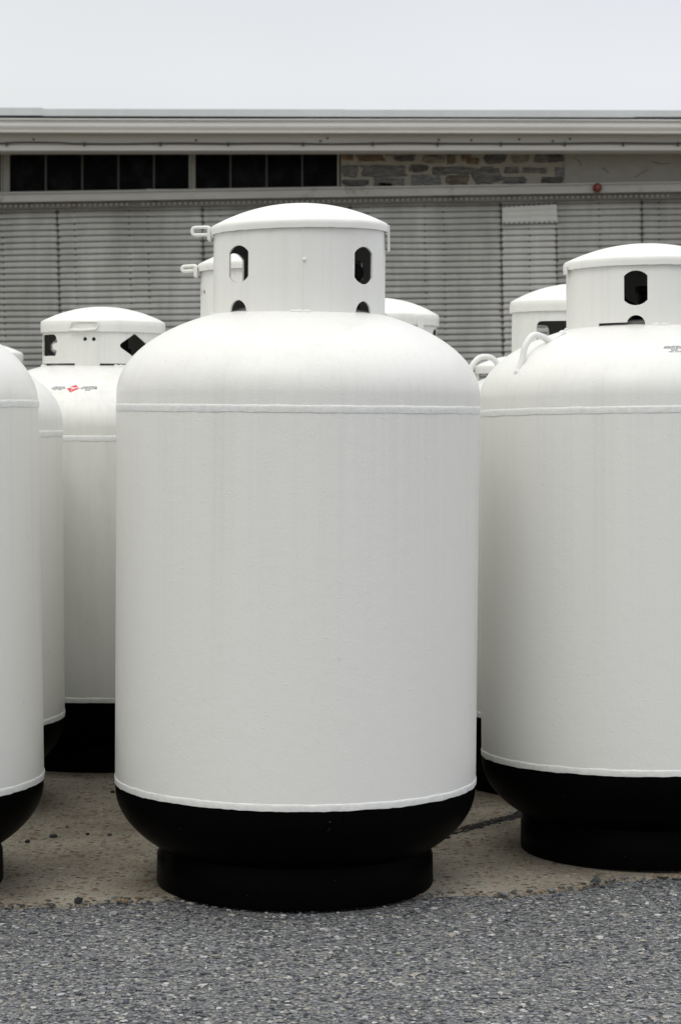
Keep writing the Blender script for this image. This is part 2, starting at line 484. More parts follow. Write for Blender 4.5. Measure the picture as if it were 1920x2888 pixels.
def make_tank(label, x, d, zlw=.227, zuw=1.005, cr=.18, ctop=1.372, skirt=.018, dome=.046, lid_r=.186, lean=0.0, pitch=0.0, lid_tilt=0.0,
              holes=None, mat='white', seed=0, z0=0.0, turn=0.0, valve=True, seam=3.0, head=.19, flange=.0275):
    global HH, FL
    HH, FL = head, flange
    X = (x - CX) * d / F
    t = empty('propane_tank', (X, d, z0), (radians(pitch), -radians(lean), 0))
    tag(t, label, 'gas tank', 'white propane tanks standing in the yard')
    w = M[mat]
    # shell: cylinder and top head in one skin
    prof = [(R, zlw), (R, zlw+.2), (R, zlw+.4), (R, zuw - .2), (R, zuw), (R, zuw+FL)]
    for k in range(1, 65):
        a = pi/2*k/64
        prof.append((R*cos(a) if k < 64 else .0005, zuw+FL+HH*sin(a)))
    bm = bmesh.new(); lathe(bm, prof, 200)
    for f in bm.faces:
        c = f.calc_center_median()
        if c.z > zuw + .1 and c.xy.length < cr - .008: f.material_index = 1
    finish('shell', bm, [w, M['primer']], t, angle=60)
    # black bottom head
    prof = [(R - .0004, zlw), (R - .0004, zlw-.02)]
    for k in range(1, 25):
        a = pi/2*k/24
        prof.append((R*cos(a)-.0004 if k < 24 else .0005, zlw-.02-.19*sin(a)))
    prof = [(r, max(z, .012)) for r, z in prof]
    bm = bmesh.new(); lathe(bm, prof, 200)
    finish('bottom_head', bm, M['black'], t, angle=60)
    # foot ring, with the pressed lip half way up
    bm = bmesh.new(); fr = .292
    lathe(bm, [(fr-.02, zlw-.08), (fr-.003, .086), (fr-.003, .068), (fr, .064), (fr+.001, .006), (fr-.002, 0), (fr-.012, 0), (fr-.012, .10), (fr-.03, zlw-.09)], 200)
    finish('foot_ring', bm, M['black'], t, angle=40)
    bead(t, zuw - .002, .0150, seed); bead(t, zlw - .004, .0145, seed + 31, 1.2)
    # collar
    zb = zuw + head_z(cr) - .012
    bm = bmesh.new(); th = .0045
    hgt = ctop + skirt*.6
    lathe(bm, [(cr, zb), (cr, hgt), (cr-th, hgt), (cr-th, zb)], 160, True)
    for f in bm.faces:
        if f.calc_center_median().xy.length < cr - .8*th: f.material_index = 1
    bmesh.ops.recalc_face_normals(bm, faces=bm.faces)
    me = bpy.data.meshes.new('collar'); me.materials.append(w); me.materials.append(M['primer']); bm.to_mesh(me); bm.free()
    dz = zuw + head_z(cr)
    cuts = [cutter(o, radians(a), cr) for a, o in (holes or (lambda *_: []))(dz, ctop)]
    if cuts: me = boolean_cut(me, cuts)
    me.name = 'collar'
    for p in me.polygons: p.use_smooth = True
    me.set_sharp_from_angle(angle=radians(30))
    col = link('collar', me, None, t)
    # welded foot of the collar
    for a0, a1 in ((-4, 9), (80, 100), (172, 188), (262, 280)):
        bm = bmesh.new()
        pts = [on_head(zuw, radians(a0 + (a1-a0)*k/10 + turn), cr + .002, .0005) for k in range(11)]
        tube(bm, pts, lambda s: .0035 + .0012*sin(s*17 + seed), 8)
        finish('collar_weld', bm, M['bead'], t)
    # vertical seam of the collar
    bm = bmesh.new(); sa = radians(seam)
    pts = [(sin(sa)*(cr-.0008), -cos(sa)*(cr-.0008), dz + (ctop - dz)*k/30) for k in range(31)]
    tube(bm, pts, lambda s: .0021 + .0006*noise.noise(Vector((s*23, seed, 1))), 8)
    c0 = Vector((sin(sa+.02)*cr, -cos(sa+.02)*cr, dz + (ctop-dz)*.62))
    bmesh.ops.create_icosphere(bm, subdivisions=2, radius=.0045, matrix=Matrix.Translation(c0))
    finish('collar_seam', bm, w, col)
    # lid
    def fn(r, z, a, i):
        q = Vector((cos(a)*5, sin(a)*5, seed*3.7))
        k = .0011 if i < 4 else .0004
        return r + noise.noise(q)*k, z + noise.noise(q*2.3)*k*.7
    bm = bmesh.new()
    prof = [(lid_r-.005, .004), (lid_r-.004, 0), (lid_r, 0), (lid_r+.0005, skirt*.5), (lid_r, skirt-.004), (lid_r-.003, skirt)]
    L = lid_r - .003; rad = (L*L + dome*dome)/(2*dome); ha = asin(L/rad)
    for k in range(1, 21):
        a = ha*(1 - k/20)
        prof.append((max(.0005, rad*sin(a)), skirt + rad*cos(a) - rad*cos(ha)))
    lathe(bm, prof, 180, False, fn)
    lathe(bm, [(lid_r-.005, .004), (lid_r-.006, skirt-.003)] + [(max(.0005, (lid_r-.006)*(1-k/8)), skirt-.003 + dome*.9*(1-(1-k/8)**2)) for k in range(1, 9)], 90, mat=1)
    lid = finish('lid', bm, [w, M['primer']], t, angle=50)
    lid.location = (0, 0, ctop); lid.rotation_euler = (0, -radians(lid_tilt), 0)
    # regulator and valve standing under the lid
    if valve:
        zt = zuw + .22
        bm = bmesh.new()
        lathe(bm, [(.0005, zt-.02), (.03, zt-.02), (.03, zt+.01), (.017, zt+.014), (.017, zt+.05), (.024, zt+.052), (.024, zt+.066), (.0005, zt+.068)], 24, mat=1)
        box(bm, .02, .075, -.03, .012, zt+.012, zt+.03, 1)
        box(bm, .028, .062, -.045, .02, zt+.03, zt+.105, 1)
        box(bm, .010, .062, -.047, -.01, zt+.085, zt+.108, 1)
        bm2 = bmesh.new(); 
        lathe(bm2, [(.0005, 0), (.040, 0), (.046, .006), (.046, .016), (.030, .024)], 28, mat=1)
        lathe(bm2, [(.030, .024), (.026, .032), (.0005, .034)], 28, mat=0)
        mt = Matrix.Translation((-.075, -.03, zt+.01))
        for v in bm2.verts: v.co = mt @ v.co
        tmp = bpy.data.meshes.new('t'); bm2.to_mesh(tmp); bm2.free(); bm.from_mesh(tmp)
        v = finish('valve', bm, [M['brass'], M['rubber']], t)
        v.rotation_euler = (0, 0, radians(turn))
    return t, lid, col

def handle_loop(parent, pts, r, mat='white_trim', name='lid_hasp', closed=True):
    bm = bmesh.new(); tube(bm, pts, r, 10, closed)
    return finish(name, bm, M[mat], parent)

def ring_pts(cx, cz, w, h, r, fr):
    """rounded rectangle in a local (u, v) plane mapped by fr"""
    P = round_poly([(cx-w/2, cz-h/2), (cx+w/2, cz-h/2), (cx+w/2, cz+h/2), (cx-w/2, cz+h/2)], r, 5)
    return [fr(u, v) for u, v in P]

def lug(parent, zuw, theta, pts, r):
    """bent lifting lug; pts are (radius, height) in the upright plane at angle theta"""
    d = Vector((sin(theta), -cos(theta), 0))
    P = spline([d*p*R + Vector((0, 0, z)) for p, z in pts], 8)
    bm = bmesh.new(); tube(bm, P, r, 14)
    for p in (P[0], P[-1]):
        bmesh.ops.create_icosphere(bm, subdivisions=2, radius=r*1.25, matrix=Matrix.Translation(p))
    return finish('lifting_lug', bm, M['white_trim'], parent)

# --- openings of each collar
def slots_quarter(angles, w, h, sag, frac, r):
    def f(dz, ct):
        out = []
        for a in angles:
            out.append((a, double_d(w, h, sag, dz + (ct-dz)*frac)))
            if abs(a) < 90: out.append((a, disc(r, dz + .001)))
        return out
    return f

def slit(a0, a1, cr):
    def g(dz):
        am = (a0+a1)/2; hw = sin(radians((a1-a0)/2))*cr
        return (am, [(-hw, dz-.03), (hw, dz-.03), (hw, dz+.0065), (-hw, dz+.0065)])
    return g

def holes_diamond(dz, ct):
    h = ct - dz; zc = dz + h*.60; out = []
    notch = round_poly([(-.050, zc-.029), (.040, zc-.029), (.047, zc-.014), (.026, zc-.010), (.026, zc+.004), (.049, zc+.008), (.040, zc+.031), (-.050, zc+.031)],
                       [.008, .003, .0045, .006, .006, .004, .012, .008])
    out.append((-58, notch))
    dia = round_poly([(-.052, zc), (0, zc-.034), (.052, zc), (0, zc+.034)], [.016, .003, .016, .003])
    out.append((37, dia)); out.append((100, dia)); out.append((-125, dia))
    for s in (-.0125, .0125): out.append((-6.7, disc(.0055, zc+.017, s, 16)))
    out.append(slit(-70, -22, .18)(dz)); out.append(slit(4, 50, .18)(dz))
    return out
def holes_square(dz, ct):
    h = ct - dz; zc = dz + h*.58
    sq = round_poly([(-.055, zc-.037), (.055, zc-.037), (.055, zc+.037), (-.055, zc+.037)], .015)
    return [(-26, sq), (100, sq), (-140, sq), (60, double_d(.03, .06, .008, zc))]
def holes_small(dz, ct):
    zc = dz + (ct-dz)*.62
    return [(-68, disc(.007, zc, 0, 16)), (-77, disc(.007, zc, 0, 16)), (40, double_d(.05, .08, .012, zc)), (150, double_d(.05, .08, .012, zc))]
def holes_side(dz, ct):
    zc = dz + (ct-dz)*.62
    return [(75, double_d(.055, .09, .012, zc)), (-75, double_d(.055, .09, .012, zc)), (180, double_d(.055, .09, .012, zc))]
def holes_right(dz, ct):
    out = slots_quarter((-14.5, 76, -104), .0525, .077, .0117, .62, .021)(dz, ct)
    out.append(slit(-43, -13, .18)(dz)); return out

# 1 the big one in front
t, lid, col = make_tank('large white tank in the centre foreground, its collar with two tall slots', 685, 4.76, lean=-.02, lid_tilt=1.5, seed=1,
    holes=slots_quarter((-43, 48.5, 108, -127), .056, .077, .0135, .575, .0235), turn=0, valve=False, ctop=1.369)
fr = lambda u, v: Vector((-.186 - u, -.02 + u*.1, v))
handle_loop(lid, ring_pts(.019, .009, .038, .0155, .007, fr), .0036)
bm = bmesh.new(); box(bm, -.192, -.184, -.034, -.006, -.012, .016); bmesh.ops.bevel(bm, geom=bm.edges[:], offset=.002, segments=2, affect='EDGES')
finish('hasp_tab', bm, M['white_trim'], lid)
bm = bmesh.new(); box(bm, .1832, .1882, -.030, .0, -.040, .014); bmesh.ops.bevel(bm, geom=bm.edges[:], offset=.001, segments=2, affect='EDGES')
finish('hinge_strap', bm, M['white_trim'], lid)
# valve kept to the right of the slots' line of sight
bm = bmesh.new(); zt = 1.205
lathe(bm, [(.0005, zt), (.022, zt), (.022, zt+.065), (.026, zt+.07), (.026, zt+.105), (.012, zt+.112), (.0005, zt+.113)], 28)
for v in bm.verts: v.co += Vector((.106, .0, 0))
b2 = bmesh.new(); lathe(b2, [(.0005, 0), (.017, 0), (.019, .004), (.019, .02), (.0005, .022)], 24, mat=1)
mt = Matrix.Translation((.116, -.022, zt+.082)) @ Matrix.Rotation(pi/2, 4, 'X')
for v in b2.verts: v.co = mt @ v.co
tm = bpy.data.meshes.new('t'); b2.to_mesh(tm); b2.free(); bm.from_mesh(tm)
finish('valve', bm, [M['steel'], M['rubber']], t)

# 2 right front
t, lid, col = make_tank('white tank at the right edge with a bent lifting lug on its shoulder', 1504, 5.15, lean=.95, pitch=-1.2, zuw=1.0, head=.18, flange=.03, ctop=1.321, lid_r=.187, dome=.042, skirt=.020,
    holes=holes_right, seed=2, turn=0, z0=.003, seam=22)
LUGP = [(.938, 1.086), (.905, 1.118), (.885, 1.145), (.83, 1.168), (.765, 1.166), (.71, 1.157), (.665, 1.162), (.62, 1.173)]
for th in (-59, 121): lug(t, 1.0, radians(th), LUGP, .0072)
sticker(t, 1.0, radians(10.6), .320, [('LIQUEFIED\nPETROLEUM\nGAS\nUN 1075', .0076, -.042, 0), ('LIQUEFIED\nPETROLEUM\nGAS', .0076, .044, 0)], (0, .021), .130, .042, 0, 'white')
bm = bmesh.new(); box(bm, -.189, -.183, -.05, -.02, -.008, .008); finish('hasp_tab', bm, M['white_trim'], lid)

# 3 left front
t, lid, col = make_tank('foremost white tank cut off by the left edge of the picture', -318, 4.70, lean=1.0, head=.205, flange=0.0, seed=3,
    holes=slots_quarter((-45, 47, 135, -134), .056, .079, .0135, .60, .0235))

# 4 left, second row
t, lid, col = make_tank('white tank squeezed behind the leftmost tank, only a narrow strip showing', -198, 5.70, zlw=.225, zuw=.936, ctop=1.22, skirt=.030, dome=.045, lean=.55,
    holes=holes_diamond, seed=4, mat='white')

# 5 tank with the red sticker
t, lid, col = make_tank('white tank with a red diamond sticker and a diamond opening in its collar', 236, 6.45, zlw=.216, zuw=.922, ctop=1.214, skirt=.033, dome=.043, cr=.171, lid_r=.1765,
    holes=holes_diamond, seed=5, mat='white_worn', turn=20, seam=-95)
sticker(t, .922, radians(-8.6), .318, [('LIQUEFIED\nPETROLEUM\nUN 1075', .0072, -.042, 0), ('LIQUEFIED\nPETROLEUM\nGAS', .0082, .043, .0)], (0, .0175), .116, .036, .25, 'white_worn')
fr = lambda u, v: Vector((u, -sqrt(max(0, .1815**2 - u*u)), v))
P = []
for u, v in round_poly([(-.078, .006), (.002, .009), (.006, .027), (-.068, .027)], .004, 4): P.append(fr(u, v))
handle_loop(lid, P, .0022, 'white_worn')
bm = bmesh.new(); P = [fr(u, v) for u, v in ((-.074, .004), (-.05, .003), (-.025, .004), (.0, .007))]; tube(bm, P, .0034, 8); finish('hasp_bar', bm, M['white_worn'], lid)

# 6 far left
make_tank('small-looking far white tank at the left edge, only its lid peeping over a shoulder', -46, 9.9, zlw=.225, zuw=.925, ctop=1.205, skirt=.036, dome=.045, holes=holes_diamond, seed=6, mat='white_worn')

# 7 behind the centre tank, left
t, lid, col = make_tank('white tank hidden behind the centre tank, its worn lid hasp sticking out left', 622, 5.7, ctop=1.347, skirt=.020, dome=.046, lid_r=.186, cr=.178,
    holes=holes_small, seed=7, mat='white_worn', lid_tilt=1.0)
fr = lambda u, v: Vector((-.186 - u, -.03 + u*.1, v - u*.05))
handle_loop(lid, ring_pts(.019, .010, .036, .012, .006, fr), .0045, 'white_worn')
bm = bmesh.new(); box(bm, -.193, -.183, -.05, -.01, -.014, .014); bmesh.ops.bevel(bm, geom=bm.edges[:], offset=.002, segments=2, affect='EDGES'); finish('hasp_tab', bm, M['white_worn'], lid)

# 8 behind the centre tank, right
t, lid, col = make_tank('white tank showing only half its strapped lid right of the centre collar', 868, 6.9, zlw=.225, zuw=.925, ctop=1.258, skirt=.034, dome=.052, cr=.178, lid_r=.184,
    holes=holes_side, seed=8, mat='white_worn')
a = radians(41)
bm = bmesh.new()
for z0_, z1_ in ((-.06, .026),):
    vs = box(bm, -.011, .011, -.1885, -.1845, z0_, z1_)
st = finish('hinge_strap', bm, M['white_trim'], lid); st.rotation_euler = (0, 0, a)

# 9 far right
make_tank('far low white lid showing through the lug between the two right tanks', 1188, 9.9, zlw=.225, zuw=.925, ctop=1.165, skirt=.036, dome=.045, holes=holes_diamond, seed=9, mat='white_worn')

# 10 behind the right tank
t, lid, col = make_tank('white tank behind the right tank with a large square opening in its collar', 1327, 6.05, zlw=.225, zuw=.918, ctop=1.264, skirt=.030, dome=.050, cr=.178, lid_r=.184,
    holes=holes_square, seed=10, mat='white_worn', turn=-15)
for th in (radians(-70), radians(110)):
    lug(t, .918, th, [(.82, 1.03), (.83, 1.078), (.815, 1.115), (.765, 1.139), (.71, 1.145), (.65, 1.139), (.60, 1.115), (.575, 1.088), (.57, 1.065)], .0074)

# ------------------------------------------------------------------ ground
bm = bmesh.new()
g = [bm.verts.new(p) for p in ((-150, -60, -.006), (150, -60, -.006), (150, 260, -.006), (-150, 260, -.006))]
bm.faces.new(g)
tag(finish('ground', bm, M['gravel'], None, False), None, None, None, 'structure')

# concrete pad: broken front edge traced on the ground, worn lip
edge_px = [(-400, 2075), (-150, 2078), (0, 2083), (60, 2087), (110, 2081), (150, 2085), (230, 2073), (330, 2069), (400, 2064), (520, 2060), (700, 2062), (900, 2064), (1000, 2062), (1060, 2057),
           (1130, 2056), (1180, 2059), (1240, 2055), (1300, 2047), (1340, 2040), (1390, 2030), (1440, 2022), (1500, 2019), (1568, 2017), (1700, 2008), (2000, 1998)]
E = [ground_at(x, y) for x, y in edge_px]
E = [Vector((-30, E[0].y + .1, 0))] + E + [Vector((30, E[-1].y + .6, 0))]
pts = []
for a, b in zip(E[:-1], E[1:]):
    k = max(1, int(min((b - a).length, 3) / .011))
    for i in range(k):
        p = a.lerp(b, i/k); q = Vector((p.x*7, p.y*3, 0)); q2 = Vector((p.x*38, p.y*9, 4))
        pts.append(Vector((p.x, p.y + noise.noise(q)*.010 + noise.noise(q2)*.016 + noise.noise(q2*3)*.007, 0)))
bm = bmesh.new()
rows = []
for dy, z in ((-.006, -.012), (-.002, -.001), (.02, .0005), (.12, .0008), (.5, .0008)):
    rows.append([bm.verts.new((p.x, p.y + dy, z)) for p in pts])
rows.append([bm.verts.new((p.x, 17.5, .0008)) for p in pts])
for A, B in zip(rows[:-1], rows[1:]):
    for k in range(len(A)-1): bm.faces.new((A[k], A[k+1], B[k+1], B[k]))
tag(finish('concrete_pad', bm, M['concrete'], None, True), None, None, None, 'structure')

# open joint across the pad, packed with dirt
j0, j1 = ground_at(1030, 1921), ground_at(1215, 1874)
dirv = (j1 - j0).normalized(); nv = Vector((-dirv.y, dirv.x, 0))
bm = bmesh.new(); A = []; B = []; Cc = []
s = -.30
while s < 2.2:
    p = j0 + dirv*s
    w1 = .019 + noise.noise(Vector((s*22, 1, 0)))*.009 + noise.noise(Vector((s*70, 1, 0)))*.007
    w2 = .019 + noise.noise(Vector((s*22, 9, 0)))*.009 + noise.noise(Vector((s*70, 9, 0)))*.007
    A.append(bm.verts.new(p + nv*w1 + Vector((0, 0, .0016)))); B.append(bm.verts.new(p - nv*w2 + Vector((0, 0, .0016))))
    Cc.append(bm.verts.new(p + Vector((0, 0, .0045 + .004*noise.noise(Vector((s*50, 3, 0)))))))
    s += .006
for k in range(len(A)-1):
    bm.faces.new((A[k], A[k+1], Cc[k+1], Cc[k])); bm.faces.new((Cc[k], Cc[k+1], B[k+1], B[k]))
tag(finish('pad_joint', bm, M['joint'], None, True), None, None, None, 'structure')

_b = bmesh.new(); bmesh.ops.create_icosphere(_b, subdivisions=1, radius=1)
_b.verts.ensure_lookup_table()
ICO_V = [v.co.copy() for v in _b.verts]; ICO_F = [[v.index for v in f.verts] for f in _b.faces]; _b.free()
def rock(bm, c, sx, sy, sz, seed, tone, lay, rz=0):
    m = Matrix.Rotation(rz, 3, 'Z'); c = Vector(c); vs = []
    for co in ICO_V:
        q = co*(1 + .45*noise.noise(co*1.3 + Vector((seed*3.1, seed*1.7, seed))))
        v = bm.verts.new(c + m @ Vector((q.x*sx, q.y*sy, q.z*sz)))
        v[lay] = (*tone, 1); vs.append(v)
    for f in ICO_F: bm.faces.new([vs[i] for i in f])

# loose chips lying on the gravel
bm = bmesh.new(); lay = bm.verts.layers.float_color.new('tone')
rnd = random.Random(5); ptx = [p.x for p in pts]
tones = [(.08, .085, .095), (.16, .167, .18), (.24, .245, .255), (.34, .34, .34), (.31, .29, .25), (.42, .415, .40), (.05, .055, .065), (.20, .205, .22)]
for i in range(8500):
    y = 3.2 + 1.62*rnd.random()**1.1; x = rnd.uniform(-.85, .95)*y/4.5*1.15
    # stay off the pad
    lim = pts[min(len(pts)-1, bisect.bisect_left(ptx, x))].y
    if y > lim - .008: continue
    s = rnd.choice((.0022, .003, .003, .004, .0052)) * rnd.uniform(.8, 1.3)
    if rnd.random() < .008: s *= 1.9
    tn = rnd.choice(tones); k = rnd.uniform(.8, 1.15)
    rock(bm, (x, y, -.006 + s*.25), s*rnd.uniform(.9, 1.7), s*rnd.uniform(.7, 1.2), s*rnd.uniform(.25, .5), i, tuple(q*k*.95 for q in tn), lay, rnd.uniform(0, 3.1))
tag(finish('gravel_chips', bm, M['chip'], None, False), 'loose grey stone chips scattered over the gravel', 'gravel', None, 'stuff')

# crumbs broken out along the pad's edge
near_pts = [q for q in pts if abs(q.x) < 1.3]
bm = bmesh.new(); lay = bm.verts.layers.float_color.new('tone')
for i in range(420):
    p = rnd.choice(near_pts)
    s = rnd.choice((.003, .004, .006)) * rnd.uniform(.6, 1.3)
    tn = rnd.choice([(.05, .05, .05), (.13, .11, .085), (.20, .165, .115), (.14, .145, .155), (.19, .12, .06)])
    rock(bm, (p.x + rnd.uniform(-.01, .01), p.y + rnd.gauss(-.004, .011), s*.15), s*1.3, s, s*.5, i+900, tn, lay, rnd.uniform(0, 3))
for i in range(260):
    u_ = rnd.uniform(-.3, .9); p = j0 + dirv*u_ + nv*rnd.gauss(0, .016)
    s = rnd.choice((.003, .004, .006)) * rnd.uniform(.6, 1.3)
    tn = rnd.choice([(.015, .014, .011), (.025, .023, .019), (.07, .062, .045), (.01, .01, .009), (.14, .125, .09)])
    rock(bm, (p.x, p.y, s*.3), s*1.3, s, s*.6, i+2900, tn, lay, rnd.uniform(0, 3))
tag(finish('edge_crumbs', bm, M['chip'], None, False), 'broken crumbs along the ragged edge and open joint of the concrete pad', 'rubble', None, 'stuff')

for (px, py, s, tn, lb) in ((260, 1827, .0065, (.02, .02, .02), 'small black pebble farthest back on the concrete at left'),
                        (123, 1930, .0085, (.045, .045, .05), 'largest dark grey pebble on the concrete between the left tanks'),
                        (64, 1942, .0065, (.02, .02, .022), 'black pebble nearest the foot of the leftmost tank'),
                        (202, 1924, .0052, (.018, .018, .018), 'round black pebble in the middle of the pebble row on concrete'),
                        (253, 1926, .0062, (.06, .058, .055), 'pale topped pebble at the right end of the pebble row'),
                        (156, 1908, .0052, (.10, .09, .07), 'flat brownish pebble just behind the pebble row on concrete'),
                        (180, 2080, .0095, (.012, .012, .013), 'black stone lodged in the ragged front edge of the pad'),
                        (1372, 2033, .011, (.05, .055, .06), 'dark grey stone at the pad edge below the right tank')):
    bm = bmesh.new(); lay = bm.verts.layers.float_color.new('tone')
    p = ground_at(px, py)
    rock(bm, (0, 0, s*.4), s*1.25, s, s*.8, px, tn, lay, px)
    bmesh.ops.subdivide_edges(bm, edges=bm.edges[:], cuts=1, use_grid_fill=True)
    o = finish('pebble', bm, M['chip'], None, True, 50); o.location = (p.x, p.y, .0008)
    tag(o, lb, 'pebble', 'loose pebbles on the concrete pad')

# ------------------------------------------------------------------ shed behind
Y0 = 20.0
shed = empty('shed', (0, Y0, 0))
tag(shed, 'long grey shed with ribbed sliding doors, dark window band and rubble stone strip', 'building')
bpy.context.view_layer.update()
def part(name, bm, mats, parent=shed, **kw):
    o = finish(name, bm, mats, None, **kw)
    o.parent = parent
    o.matrix_parent_inverse = Matrix.Translation((0, -Y0, 0)) if parent is shed else Matrix.Identity(4)
    return o
def quad(x0, x1, t0, t1, b0, b1, Y):
    """outline from photo measurements at distance Y: t/b = top and bottom height at either end"""
    q = [at(x0, t0, Y), at(x1, t1, Y), at(x1, b1, Y), at(x0, b0, Y)]
    return [(p.x, p.z) for p in q]
def lin(x, a, b):  # a at x=0, b at x=1568
    return a + (b - a)*x/1568
XL, XR = -1500, 3200

# roof flashing in lapped lengths
for x0, x1, dt, db in ((XL, 99, -2.5, -1.5), (99.2, 792, 0, .5), (792.2, 1461, 1, 1), (1461.2, XR, 1, 0)):
    bm = bmesh.new()
    prism(bm, quad(x0, x1, lin(x0, 250.5, 253)+dt, lin(x1, 250.5, 253)+dt, lin(x0, 266, 269)+db, lin(x1, 267, 269)+db, 19.42), 19.42, 19.44)
    part('roof_flashing', bm, M['flashing'], smooth=False)
# dark strip filling the gap between flashing and gutter
bm = bmesh.new(); prism(bm, quad(XL, XR, lin(XL, 255, 258), lin(XR, 255, 258), lin(XL, 280, 283), lin(XR, 280, 283), 19.48), 19.48, 19.60); part('eave_gap_strip', bm, M['eave_gap'], smooth=False)
# gutter: rolled profile
pf = []
for yy, Y in ((272, 19.50), (272.2, 19.44), (274.5, 19.425), (277, 19.44), (279, 19.455), (286, 19.44), (294, 19.45), (299, 19.47), (301, 19.47), (302.5, 19.455), (305, 19.46), (306.5, 19.48), (306.5, 19.52), (290, 19.52)):
    pf.append((yy, Y))
bm = bmesh.new(); n = 40
rows = []
for i in range(n+1):
    x = XL + (XR-XL)*i/n
    rows.append([bm.verts.new(at(x, lin(x, yy, yy+3) + .5*sin(x*.004), Y)) for yy, Y in pf])
for A, B in zip(rows[:-1], rows[1:]):
    for k in range(len(pf)): bm.faces.new((A[k], A[(k+1) % len(pf)], B[(k+1) % len(pf)], B[k]))
part('gutter', bm, M['gutter'], angle=50)
# fascia board and its lower lip
bm = bmesh.new(); prism(bm, quad(XL, XR, lin(XL, 296, 299), lin(XR, 296, 299), lin(XL, 336, 336), lin(XR, 336, 336), 19.60), 19.60, 19.86)
prism(bm, quad(XL, XR, lin(XL, 335, 335), lin(XR, 335, 335), lin(XL, 347, 346), lin(XR, 347, 346), 19.585), 19.585, 19.88)
fas = part('fascia_board', bm, M['board'], smooth=False)
for px, py in ((738, 325), (754, 319), (1010, 322), (1085, 323), (1195, 321), (1272, 325), (1312, 320), (452, 323), (78, 321)):
    bm = bmesh.new(); p = at(px, py, 19.597); box(bm, p.x-.009, p.x+.009, p.y-.004, p.y+.004, p.z-.008, p.z+.008)
    part('old_nail', bm, M['rivet_lap_shade'], fas, smooth=False)
# cable along the fascia
P = []
for i in range(141):
    x = -1400 + i*32
    sag = 3.0*noise.noise(Vector((x*.006, 2.2, 0))) + (2 if 30 < x < 150 else 0)*-1
    P.append(at(x, lin(x, 330, 330.5) + sag, 19.572))
bm = bmesh.new(); tube(bm, P, .0075, 8); cab = part('cable', bm, M['cable'])
for x in (16, 195, 370, 526, 698, 858, 1007, 1153, 1300, 1434, 1560, -160, -340, 1720):
    bm = bmesh.new(); p = at(x, 331, 19.575); box(bm, p.x-.008, p.x+.008, p.y-.012, p.y+.012, p.z-.022, p.z+.014)
    part('cable_clip', bm, M['cable'], cab, smooth=False)

# upper band: sill line drops to the left
top = lambda x: lin(x, 346, 345)
sill = lambda x: lin(x, 443, 418)
YB = 20.12
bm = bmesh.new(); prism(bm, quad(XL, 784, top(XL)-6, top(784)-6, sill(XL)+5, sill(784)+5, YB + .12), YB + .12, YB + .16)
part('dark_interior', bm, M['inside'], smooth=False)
def window(x0, x1, posts):
    """frame (two jambs, head and sill in one ring), then muntins and panes inside it"""
    a0, w0, _ = posts[0]; a1, w1, _ = posts[-1]
    O = [at(a0-w0/2, top(a0)-2, YB), at(a1+w1/2, top(a1)-2, YB), at(a1+w1/2, sill(a1)+1, YB), at(a0-w0/2, sill(a0)+1, YB)]
    I = [at(a0+w0/2, top(a0)+.8, YB), at(a1-w1/2, top(a1)+.8, YB), at(a1-w1/2, sill(a1)-.6, YB), at(a0+w0/2, sill(a0)-.6, YB)]
    bm = bmesh.new(); V = {}
    for nm, L in (('o', O), ('i', I)):
        for y in (-.02, .05):
            for k, p in enumerate(L): V[nm, y, k] = bm.verts.new((p.x, YB + y, p.z))
    for k in range(4):
        m = (k+1) % 4
        for q in ((('o',-.02,k),('o',-.02,m),('i',-.02,m),('i',-.02,k)), (('o',.05,k),('o',.05,m),('i',.05,m),('i',.05,k)),
                  (('o',-.02,k),('o',-.02,m),('o',.05,m),('o',.05,k)), (('i',-.02,k),('i',-.02,m),('i',.05,m),('i',.05,k))):
            bm.faces.new([V[v] for v in q])
    wf = part('window', bm, M['frame'], smooth=False)
    for a, w, m in posts[1:-1]:
        bm = bmesh.new(); prism(bm, quad(a-w/2, a+w/2, top(a)+.9, top(a)+.9, sill(a)-.7, sill(a)-.7, YB-.005), YB-.005, YB+.045)
        part('muntin', bm, M['muntin'], wf, smooth=False)
    for (a, wa, _), (b, wb, _) in zip(posts[:-1], posts[1:]):
        bm = bmesh.new(); prism(bm, quad(a+wa/2, b-wb/2, top(a)+.9, top(b)+.9, sill(a)-.7, sill(b)-.7, YB+.02), YB+.02, YB+.028)
        part('pane', bm, M['glass'], wf, smooth=False)
window(16, 438, [(16, 15, 0), (106, 4.2, 1), (190, 4.2, 1), (273, 4.2, 1), (355, 4.2, 1), (438, 5, 1)])
window(446, 782, [(446, 9, 0), (531, 4.2, 1), (614, 4.2, 1), (696, 4.2, 1), (779, 5, 1)])
window(-420, 0, [(-412, 15, 0), (-325, 4.2, 1), (-240, 4.2, 1), (-158, 4.2, 1), (-75, 4.2, 1), (5, 4, 1)])
window(-850, -424, [(-842, 15, 0), (-755, 4.2, 1), (-670, 4.2, 1), (-588, 4.2, 1), (-505, 4.2, 1), (-424, 4, 1)])
# splintered sill lath
bm = bmesh.new(); prism(bm, [(p.x, p.z) for p in (at(338, 436, 20.0), at(440, 437, 20.0), at(440, 440, 20.0), at(338, 438.5, 20.0))], 20.0, 20.05)
part('loose_lath', bm, M['gutter'], smooth=False)

